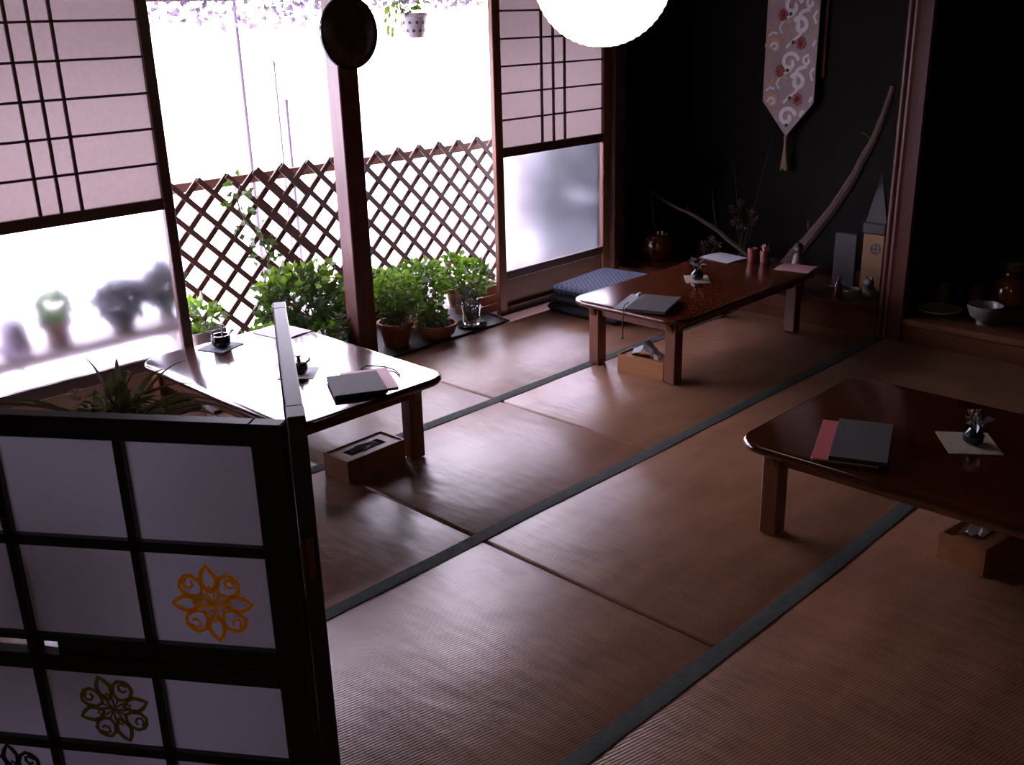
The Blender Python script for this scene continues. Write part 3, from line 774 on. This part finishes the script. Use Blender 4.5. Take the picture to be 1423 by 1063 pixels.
# ------------------------------------------------------------------ tissue boxes on the floor
def tissue_box(label, c, rz, L=.26, Wd=.13, h=.088, puff=True):
    t = thing('tissue_box', label, 'tissue box', (c[0], c[1], .0005), rz, 'wooden tissue boxes under the tables')
    q = MB(); a, b, k = L/2, Wd/2, .008
    q.box(-a, a, -b, -b+k, 0, h, .001).box(-a, a, b-k, b, 0, h, .001).box(-a, -a+k, -b+k, b-k, 0, h, .001).box(a-k, a, -b+k, b-k, 0, h, .001).box(-a+k, a-k, -b+k, b-k, 0, .006)
    q.build('body', 'boxwood', t)
    sl, sw = L*.30, Wd*.2
    q = MB().box(-a+k, -sl, -b+k, b-k, h-.014, h-.006).box(sl, a-k, -b+k, b-k, h-.014, h-.006).box(-sl, sl, -b+k, -sw, h-.014, h-.006).box(-sl, sl, sw, b-k, h-.014, h-.006)
    q.build('lid', 'boxwood', t)
    q = MB(); n = 9; m_ = 6; g = []
    hh = .10 if puff else .02
    for i in range(n):
        row = []
        for j in range(m_):
            u = i/(n-1)-.5; v = j/(m_-1)-.5
            z = h-.02+hh*(1-abs(u)*1.5)*(1-abs(v)*.6)+.02*noise.noise((u*5+c[0], v*5, 1))
            row.append(q.bm.verts.new((u*sl*1.75+.03*noise.noise((u*6, v*6, 3+c[1])), v*sw*1.8*(1+1.3*max(0, z-h)/.05), max(z, h-.03))))
        g.append(row)
    for i in range(n-1):
        for j in range(m_-1): q.bm.faces.new((g[i][j], g[i+1][j], g[i+1][j+1], g[i][j+1]))
    q.build('tissue', 'tissue', t)
    return t
tissue_box('wooden tissue box on the floor beside a leg of the alcove table', (3.67, 2.752), math.radians(95), .25, .125)
tissue_box('wooden tissue box in shade under the gleaming table', (2.125, 2.905), math.radians(2), .28, .14, puff=False)
tissue_box('wooden tissue box under the near right table', (2.985, .945), math.radians(-8), .26, .15)

# ------------------------------------------------------------------ cushions and alcove
for k in range(3):
    p = thing('floor_cushion', ['bottom', 'middle', 'top checked'][k]+' indigo floor cushion in the pile below the right sash', 'cushion', (4.43+.008*k, 3.585-.01*k, .002+.056*k), math.radians(4+3*k-4), 'floor cushions piled by the right sash')
    q = MB()
    f = rrect(-.27, .27, -.27, .27, .05, 5)
    q.stack(f, [(.02, 0), (.004, .012), (0, .026), (.004, .04), (.03, .050), (.11, .0555), (.2, .0555)])
    q.build('cover', 'check' if k == 2 else 'cushside', p, angle=70)
    q = MB(); q.ribbon(f(-.002), .006, .023, .029, True); q.build('piping', 'cushside', p)

AZ = .1205
p = thing('brown_jar', 'glossy brown jar on alcove floor behind the cushions', 'jar', (5.15, 3.80, AZ))
MB().lathe([(.06, 0), (.095, .03), (.105, .085), (.095, .14), (.075, .16), (.08, .172), (.07, .172), (.065, .15), (.09, .09), (0, .02)], (0, 0, 0), 32).build('body', 'brownglaze', p)
stems(p, [((.0, 0, .05), (-.02, .05, .42)), ((.01, 0, .05), (.08, .02, .30))], .003)

def branch(name, label, pts, rad, cat='branch', extra=()):
    q = MB(); P = [Vector(a) for a in pts]; PP_, RR = [], []
    for i in range(len(P)-1):
        for k in range(5):
            f = k/5; v = P[i].lerp(P[i+1], f); r = rad[i]*(1-f)+rad[i+1]*f
            j = Vector((noise.noise((i+f, 1, 3)), noise.noise((i+f, 5, 2)), noise.noise((i+f, 9, 7))))*.008
            PP_.append(v+j); RR.append(r*(1+.18*noise.noise(((i+f)*2.3, 4, 4))))
    PP_.append(P[-1]); RR.append(rad[-1])
    base = P[0].copy()
    q.tube([a-base for a in PP_], RR, 10)
    o = q.build(name, 'branch', loc=base)
    for a, b, r in extra:
        MB().tube([Vector(a)-base, (Vector(a)+Vector(b))/2-base+Vector((0, .01, .01)), Vector(b)-base], [r, r*.8, r*.45], 7).build('twig', 'branch', o)
    return tag(o, label, cat)
branch('driftwood_branch', 'thick weathered driftwood branch leaning against the alcove post',
       [(5.36, 3.02, .15), (5.32, 2.93, .26), (5.25, 2.805, .38), (5.18, 2.644, .571), (5.10, 2.497, .773), (5.02, 2.378, .961), (4.96, 2.302, 1.126), (4.93, 2.262, 1.235)],
       [.045, .04, .036, .031, .028, .022, .018, .016], extra=[((5.25, 2.805, .38), (5.24, 2.83, .47), .012), ((5.08, 2.46, .82), (5.10, 2.44, .90), .009), ((5.02, 2.38, .96), (5.0, 2.44, 1.0), .007)])
branch('thin_branch', 'thin bare branch slanting across the dark alcove on the left',
       [(5.23, 3.10, .135), (5.22, 3.24, .255), (5.2, 3.381, .346), (5.2, 3.565, .421), (5.2, 3.782, .486), (5.19, 3.915, .548)],
       [.016, .014, .013, .011, .009, .006], extra=[((5.2, 3.40, .352), (5.22, 3.46, .60), .004), ((5.2, 3.6, .43), (5.24, 3.66, .5), .004)])
p = thing('dried_flowers', 'dried reddish flowers standing in the dark alcove', 'dried flowers', (5.34, 3.31, AZ))
MB().lathe([(.03, 0), (.045, .03), (.03, .075), (.02, .09), (.024, .1), (.016, .1), (0, .06)], (0, 0, 0), 18).build('vase', 'darkpot', p)
hd = [(-.02, .04, .27), (.02, -.03, .33), (.0, .08, .34), (.01, -.07, .29), (-.01, .0, .24), (.02, .03, .38)]
stems(p, [((0, 0, .07), h) for h in hd], .0025)
for h in hd:
    q = MB()
    for _ in range(26): u = rnd_unit(); q.leaf(Vector(h)+u*.008, u, rnd_unit(), .03, .016)
    q.build('flower_head', 'driedflower', p)
stems(p, [((0, 0, .07), (.05, -.13, .75)), ((0, 0, .07), (.05, .12, .62))], .002)
p = thing('dried_seedheads', 'small tan dried seed heads low in the dark alcove', 'dried flowers', (5.22, 3.47, AZ))
MB().lathe([(.03, 0), (.034, .04), (.03, .045), (.024, .045), (0, .03)], (0, 0, 0), 16).build('cup', 'darkpot', p)
hd = [(0, .03, .13), (0, -.02, .17), (.02, .06, .10), (.01, -.06, .14)]
stems(p, [((0, 0, .03), h) for h in hd], .002)
for h in hd:
    q = MB()
    for _ in range(18): u = rnd_unit(); q.leaf(Vector(h)+u*.006, u, rnd_unit(), .028, .014)
    q.build('seed_head', 'driedtan', p)

p = thing('doll_figurine', 'small pale doll figurine standing at the alcove edge', 'figurine', (5.02, 2.755, AZ))
MB().lathe([(.04, 0), (.045, .02), (.038, .12), (.026, .20), (.014, .215), (0, .215)], (0, 0, 0), 18).build('body', 'tanceramic', p)
MB().sphere((0, 0, .238), .026, 16).build('head', 'ceramic', p)
MB().lathe([(.026, .243), (.02, .262), (.008, .272), (0, .273)], (0, 0, 0), 14).build('hair', 'cord', p)

# display stand with gold panel
p = thing('gold_plaque', 'gold panel with dark round emblem in the alcove by the post', 'plaque', (5.22, 2.42, AZ), math.radians(-90))
MB().box(-.055, .065, -.02, .02, .015, .33, .004).build('panel', 'gold', p)
MB().box(-.075, .085, -.035, .035, 0, .015, .003).build('base', 'black', p)
MB().box(-.06, .07, -.03, .03, .3305, .39, .006).build('top_block', 'slate', p)
q = MB()
q.ribbon([(.026*math.cos(2*PI*i/16), .026*math.sin(2*PI*i/16)) for i in range(16)], .008, 0, .0015, True)
q.ribbon([(-.02, 0), (.02, 0)], .007, 0, .0015).ribbon([(0, -.02), (0, .02)], .007, 0, .0015)
q.build('emblem', 'cord', p, loc=(.02, -.0203, .25), rot=(PI/2, 0, 0))
p = thing('grey_plaque', 'dull grey panel standing left of the gold panel', 'plaque', (5.235, 2.585, AZ), math.radians(-90))
MB().box(-.065, .065, -.012, .012, .015, .31, .004).build('panel', 'slate', p)
MB().box(-.072, .072, -.03, .03, 0, .015, .003).build('base', 'black', p)
p = thing('folded_paper_ornament', 'tall dark triangular paper ornament standing on the gold panel', 'ornament', (5.22, 2.413, AZ+.3905), math.radians(-90))
q = MB()
vs = [q.bm.verts.new(v) for v in ((-.055, -.02, 0), (.06, -.02, 0), (.06, .02, 0), (-.055, .02, 0), (.0, 0, .27))]
q.bm.faces.new((vs[3], vs[2], vs[1], vs[0]))
for a, b in ((0, 1), (1, 2), (2, 3), (3, 0)): q.bm.faces.new((vs[a], vs[b], vs[4]))
q.build('body', 'slate', p)
p = thing('red_bottle', 'tiny red bottle with bright glint before the grey panel', 'bottle', (5.02, 2.505, AZ))
MB().lathe([(.018, 0), (.022, .01), (.022, .07), (.012, .09), (.008, .095), (.008, .11), (0, .11)], (0, 0, 0), 18).build('body', 'brownglaze', p)
MB().lathe([(.011, .11), (.011, .125), (0, .127)], (0, 0, 0), 14).build('cap', 'redcup', p)
p = thing('porcelain_animal', 'small pale porcelain animal before the gold panel', 'figurine', (5.09, 2.365, AZ))
MB().sphere((0, 0, .04), .042, 16, .95).sphere((-.01, .0, .095), .028, 16).sphere((-.015, .016, .122), .009, 8).sphere((-.015, -.016, .122), .009, 8).build('body', 'ceramic', p)
p = thing('tea_bowl', 'dark tea bowl between the red bottle and the porcelain animal', 'bowl', (5.06, 2.45, AZ))
MB().lathe([(.02, 0), (.024, .008), (.045, .03), (.05, .055), (.046, .055), (.04, .03), (0, .014)], (0, 0, 0), 22).build('bowl', 'platec', p)

# hanging scroll of brocade
p = thing('hanging_scroll', 'mauve brocade hanging with red flowers, pointed end and gold tassel', 'scroll', (5.59, 3.20, .88))
q = MB()   # local x = -y of the room (seen from the room), local y = z
def sx(x, y, z=0): return (z, -x, y)
outl = [(-.167, 1.45), (-.167, .196), (0, 0), (.167, .196), (.167, 1.45)]
fr = [q.bm.verts.new(sx(x, y, -.008)) for x, y in outl]; bk = [q.bm.verts.new(sx(x, y, 0)) for x, y in outl]
q.bm.faces.new(fr); q.bm.faces.new(bk[::-1])
for i in range(5):
    j = (i+1) % 5; q.bm.faces.new((fr[i], bk[i], bk[j], fr[j]))
q.build('cloth', 'brocade', p)
ROT = (PI/2, 0, -PI/2)
def motif(name, pieces, m, lay=0):
    q = MB()
    for pts, wd in pieces:
        pts = [(x, y) for x, y in pts if y > .035 and abs(x) < min(.160, .167*(y-.012)/.196)]     # keep inside the cloth
        lay += .00008
        if len(pts) > 1: q.ribbon(pts, wd, 0.0005, .0014+lay)
    return q.build(name, m, p, loc=(-.008, 0, 0), rot=ROT)
def spiral(cx, cy, r, a0, turns, n=16, sc=1.0):
    return [(cx+r*(1-.75*i/n)*math.cos(a0+turns*2*PI*i/n), cy+r*(1-.75*i/n)*math.sin(a0+turns*2*PI*i/n)*sc) for i in range(n+1)]
sw, sg = [], []
for k in range(5):
    y = .10+.31*k
    sw += [(spiral(.055, y+.21, .05, 2.6, -1.1), .026), ([(.11, y+.30), (.06, y+.285), (.035, y+.25), (.04, y+.22)], .022), ([(.10, y+.235), (.075, y+.19), (.045, y+.155), (.0, y+.12), (-.03, y+.09)], .016),
           ([(.03, y+.305), (.0, y+.27), (-.05, y+.25), (-.08, y+.20), (-.06, y+.17)], .014), ([(-.15, y+.155), (-.125, y+.175), (-.09, y+.17)], .014), (spiral(.11, y+.02, .03, 1.2, 1.0), .016),
           (spiral(0, y+.01, .058, .2, 1.1), .024), ([(.15, y+.22), (.135, y+.26), (.155, y+.29)], .016), ([(.14, y+.1), (.155, y+.13)], .014)]
    sg += [(spiral(-.11, y+.10, .05, 3.3, -1.0), .026), ([(-.155, y+.21), (-.12, y+.19), (-.10, y+.235)], .018), ([(-.15, y+.02), (-.11, y+.045)], .016), (spiral(-.03, y+.275, .042, 5.2, -.9), .02)]
    sw += [(spiral(-.105, y+.095, .028, 3.3, -.9), .016)]
motif('silver_swirls', sw, 'swirl'); motif('gold_swirls', sg, 'swirlgold', .00004)
for k in range(9):
    y = .03+.155*k; x = -.06 if k % 2 == 0 else .065
    if k == 0: x = -.045
    q = MB(); q.ribbon([(.004*math.cos(t*PI/4), .004*math.sin(t*PI/4)) for t in range(8)], .008, .0068, .0076, True)
    for t in range(8): a = t*PI/4; q.ribbon([(.006*math.cos(a), .006*math.sin(a)), (.03*math.cos(a), .034*math.sin(a))], .017, .0068, .0076)
    if k > 0: q.build('red_flower', 'flowerred', p, loc=(-.008, -x, y+.03), rot=ROT)
    q = MB().lathe([(.0105, .0062), (.0105, .0080)], (0, 0, 0), 10); q.build('black_dot', 'blackthread', p, loc=(-.008, -(x+.05*(1 if k % 2 == 0 else -1)), y+.035), rot=ROT)
q = MB(); q.lathe([(.008, 0), (.012, -.012), (.01, -.03), (0, -.03)][::-1], (-.004, 0, .0), 10)
for _ in range(26):
    a = random.uniform(0, 2*PI); q.tube([(-.004+.004*math.cos(a), .004*math.sin(a), -.02), (-.004+.008*math.cos(a), .010*math.sin(a), -.10), (-.006+.010*math.cos(a), .022*math.sin(a), -random.uniform(.18, .205))], .0022, 4)
q.build('tassel', 'tassel', p)
MB().lathe([(.012, -.2), (.012, .2)], (0, 0, 0), 14).build('top_rod', 'frame_red', p, loc=(0, 0, 1.44), rot=(PI/2, 0, 0))
o = MB().box(-.008, .008, -.011, .011, 0, 1.0, .002).build('bamboo_stick', 'fascia', loc=(5.635, 3.015, 1.215))
tag(o, 'thin wooden stick hanging behind right edge of the brocade scroll', 'stick')

# right bay of the alcove
p = thing('plate', 'shallow round stoneware plate at the edge of the right shelf', 'plate', (5.065, 1.975, .1215))
MB().lathe([(.05, 0), (.055, .006), (.10, .020), (.108, .026), (.106, .029), (.095, .024), (.05, .010), (0, .009)], (0, 0, 0), 36).build('dish', 'platec', p)
p = thing('footed_bowl', 'grey footed bowl with pale brushwork on the right shelf', 'bowl', (5.02, 1.735, .1215))
MB().lathe([(.036, 0), (.036, .012), (.03, .018), (.065, .04), (.08, .075), (.083, .098), (.078, .098), (.074, .07), (.05, .035), (0, .025)], (0, 0, 0), 32).build('bowl', 'ceramic', p)
cup('tan tumbler standing behind the stoneware plate', (5.225, 2.025), .036, .115, 'tanceramic', AZ, 'cups on the right shelf')
cup('dark tumbler between the tan tumbler and the footed bowl', (5.28, 1.965), .034, .11, 'darkpot', AZ, 'cups on the right shelf')
cup('brownish tumbler partly behind the footed bowl', (5.27, 1.875), .036, .11, 'tanceramic', AZ, 'cups on the right shelf')
p = thing('lidded_jar', 'glossy brown jar with wooden stopper in the right bay', 'jar', (5.395, 1.752, AZ))
MB().lathe([(.07, 0), (.10, .03), (.108, .09), (.09, .15), (.06, .175), (.058, .19), (0, .19)], (0, 0, 0), 32).build('body', 'brownglaze', p)
MB().lathe([(.05, .1905), (.066, .2), (.068, .235), (.055, .25), (0, .252)], (0, 0, 0), 24).build('stopper', 'branch', p)
o = MB().box(-.006, .006, -.045, .045, 0, 1.6, .003).build('hanging_cloth', 'cushside', loc=(5.63, 1.84, .55))
tag(o, 'narrow dark cloth strip hanging on the wall above the brown jar', 'cloth')

# ------------------------------------------------------------------ paper lantern
p = thing('paper_lantern', 'glowing round white paper lantern hanging from the ceiling', 'lantern', (2.52, 2.08, 1.705))
q = MB(); prof = []; n = 26; R = .208
for i in range(n+1):
    a = PI*(.035+.93*i/n); prof.append((R*math.sin(a), -R*.985*math.cos(a)))
    if i < n:
        a = PI*(.035+.93*(i+.5)/n); prof.append(((R-.0022)*math.sin(a), -(R-.0022)*.985*math.cos(a)))
q.lathe(prof, (0, 0, 0), 40)
q.build('shade', 'lantern', p, angle=180)
q = MB(); q.ribbon([(.026*math.cos(2*PI*i/24), .026*math.sin(2*PI*i/24)) for i in range(24)], .004, -.2045, -.201, True); q.build('bottom_ring', 'cord', p)
q = MB(); q.ribbon([(.026*math.cos(2*PI*i/24), .026*math.sin(2*PI*i/24)) for i in range(24)], .004, .2035, .207, True); q.build('top_ring', 'cord', p)
MB().lathe([(.004, .206), (.004, .644)], (0, 0, 0), 8).build('cord', 'cord', p)

# ------------------------------------------------------------------ folding screen
H0, U1, U2 = Vector((.676, 1.098)), Vector((-.5735, .8192)), Vector((.5215, .8533))
def screen_panel(t, u, o, width, cells, emblems, name):
    ang = math.atan2(u.y, u.x)
    pn = bpy.data.objects.new(name, None); COL.objects.link(pn); pn.parent = t
    pn.location = (o.x-H0.x, o.y-H0.y, 0); pn.rotation_euler = (0, 0, ang)
    T = .0125; st = .045
    def part(nm, mb, m, **k): return mb.build(nm, m, pn, **k)
    part('stile', MB().box(0, st, -T, T, .0, 1.10, .002), 'black')
    part('stile', MB().box(width-st, width, -T, T, .0, 1.10, .002), 'black')
    for z0, z1 in ((1.067, 1.10), (.737, .747), (.685, .713), (.06, .10)):
        part('rail', MB().box(st, width-st, -T+.001, T-.001, z0, z1, .0015), 'black')
    if emblems: part('rail', MB().box(st, .392, -.006, .006, .7135, .7365), 'black')
    for z in (.906, .5455, .40, .25):
        part('muntin', MB().box(st, width-st, -T+.003, T-.003, z-.008, z+.008), 'black')
    cw = (width-2*st)/cells
    for k in range(1, cells):
        for z0, z1 in ((.099, .686), (.7125, .7375), (.7465, 1.068)):
            part('muntin', MB().box(st+cw*k-.007, st+cw*k+.007, -T+.003, T-.003, z0, z1), 'black')
    for z0, z1 in ((.095, .69), (.742, 1.07)):
        part('paper', MB().quad((st-.002, 0, z0), (width-st+.002, 0, z0), (width-st+.002, 0, z1), (st-.002, 0, z1)), 'screenpaper')
    # cut-paper flower crests on the near face
    for s_, z_, m, r, rot in emblems:
        q = MB()
        for k in range(8):
            a = k*PI/4+rot; ca, sa = math.cos(a), math.sin(a)
            def tr(pts): return [(x*ca-y*sa, x*sa+y*ca) for x, y in pts]
            if k % 2 == 0:      # pointed petal with an inner drop
                o_ = [(.30, 0), (.50, .17), (.68, .20), (.85, .12), (1.0, .0), (.85, -.12), (.68, -.20), (.50, -.17)]
                i_ = [(.02, 0), (.22, .085), (.36, .10), (.5, .0), (.36, -.10), (.22, -.085)]
                q.ribbon([(x*r, y*r) for x, y in tr(o_)], .115*r, .001, .0018, True); q.ribbon([(x*r, y*r) for x, y in tr(i_)], .065*r, .001, .0018, True)
            else:               # round petal with a curl
                o_ = [(.34, 0), (.45, .19), (.68, .27), (.86, .22), (.93, .06), (.92, -.1), (.80, -.24), (.6, -.26), (.43, -.17)]
                i_ = [(.86, -.08), (.83, .08), (.74, .14), (.64, .07), (.64, -.05), (.74, -.1)]
                q.ribbon([(x*r, y*r) for x, y in tr(o_)], .10*r, .001, .0018, True); q.ribbon([(x*r, y*r) for x, y in tr(i_)], .075*r, .001, .0018)
                q.ribbon([(x*r, y*r) for x, y in tr([(0, 0), (.4, 0)])], .05*r, .001, .0018)
        # near face is local +y side for u pointing away to the left
        part('crest', q, m, loc=(s_, .0008, z_), rot=(PI/2, 0, PI), label={'yellowcut': 'yellow cut-paper flower crest', 'olivecut': 'olive cut-paper flower crest', 'darkcut': 'dark slate cut-paper flower crest'}[m])
    return pn
t = thing('folding_screen', 'low black folding screen with paper squares and flower crests', 'folding screen', (H0.x, H0.y, .0035))
screen_panel(t, U1, H0, .672, 3, [(.136, .816, 'yellowcut', .061, .05), (.322, .617, 'olivecut', .059, .30), (.515, .468, 'darkcut', .062, .1)], 'panel')
O2 = H0+Vector((.0225, .004))
screen_panel(t, U2, O2, .615, 3, [], 'panel')
for z in (.25, .90):
    q = MB().box(-.004, .016, -.017, -.0135, z-.03, z+.03, .001).lathe([(.004, z-.03), (.004, z+.03)], (.006, -.0175, 0), 8)
    q.build('hinge', 'brass', t)

# ------------------------------------------------------------------ spider plant behind the screen
SP = Vector((.745, 1.79))
st_ = thing('plant_stand', 'dark wooden plant stand behind the folding screen', 'stand', (SP.x, SP.y, .0035))
MB().stack(rrect(-.13, .13, -.13, .13, .02, 3), [(0, .715), (0, .74)]).build('top', 'frame', st_)
for a in (-1, 1):
    for b in (-1, 1): MB().box(a*.1-.014, a*.1+.014, b*.1-.014, b*.1+.014, 0, .7145, .002).build('leg', 'frame', st_)
    MB().box(-.086, .086, a*.1-.008, a*.1+.008, .3, .325).build('stretcher', 'frame', st_)
p = thing('spider_plant', 'arching spider plant rising behind the folding screen', 'plant', (SP.x, SP.y, .745))
pot('pot', .07, .095, .14, 'darkpot', p)
view = Vector((.81, -.58, 0)); dep = Vector((.58, .81, 0))   # across and away
spec = []
for k in range(46):
    a = random.uniform(-1, 1); dd = random.uniform(-.5, .7)
    spec.append((a*(.26 if a < 0 else .19), dd*.16, random.uniform(.10, .20)*(1.0-.45*abs(a)), random.uniform(.0, .12)*abs(a)**.5))
spec += [(-.05, .0, .235, 0), (.0, .02, .215, 0), (.03, -.03, .20, 0), (.07, .02, .19, .0), (-.32, .0, .15, .03), (-.22, .03, .17, .02), (.22, .02, .15, .06), (.25, .0, .12, .08), (.18, .03, .15, .02), (.12, .06, .18, 0)]
for a, dd, hgt, drop in spec:
    tip = view*a + dep*dd; base = Vector((random.uniform(-.03, .03), random.uniform(-.03, .03), .125))
    q = MB(); n = 9; wd = random.uniform(.015, .023); rows_ = []
    for i in range(n+1):
        f = i/n
        c = base + tip*f + Vector((0, 0, .68*hgt*(1-(1-f)**2) - drop*1.3*f**3))
        d = Vector((tip.x, tip.y, .001)); sd = Vector((-d.y, d.x, 0)).normalized() if d.length > .02 else Vector((1, 0, 0))
        ww_ = wd*(.55+.45*math.sin(PI*min(f*1.4, 1)))*(1-f**3)*.5 + .0006
        rows_.append([q.bm.verts.new(v) for v in (c-sd*ww_+Vector((0, 0, ww_*.5)), c, c+sd*ww_+Vector((0, 0, ww_*.5)))])
    for r0, r1 in zip(rows_, rows_[1:]):
        for j in range(2): q.bm.faces.new((r0[j], r0[j+1], r1[j+1], r1[j]))
    q.build('leaf', 'blade', p, angle=80)
q = MB()
for _ in range(9):
    c = view*random.uniform(-.08, .08)+dep*random.uniform(-.04, .04)+Vector((0, 0, random.uniform(.19, .23)))
    for k in range(5): q.leaf(c, Vector((math.cos(k*1.26), math.sin(k*1.26), .4)), Vector((0, 0, 1)), .013, .009)
q.build('blossoms', 'white', p, kind='stuff', label='small white blossoms')
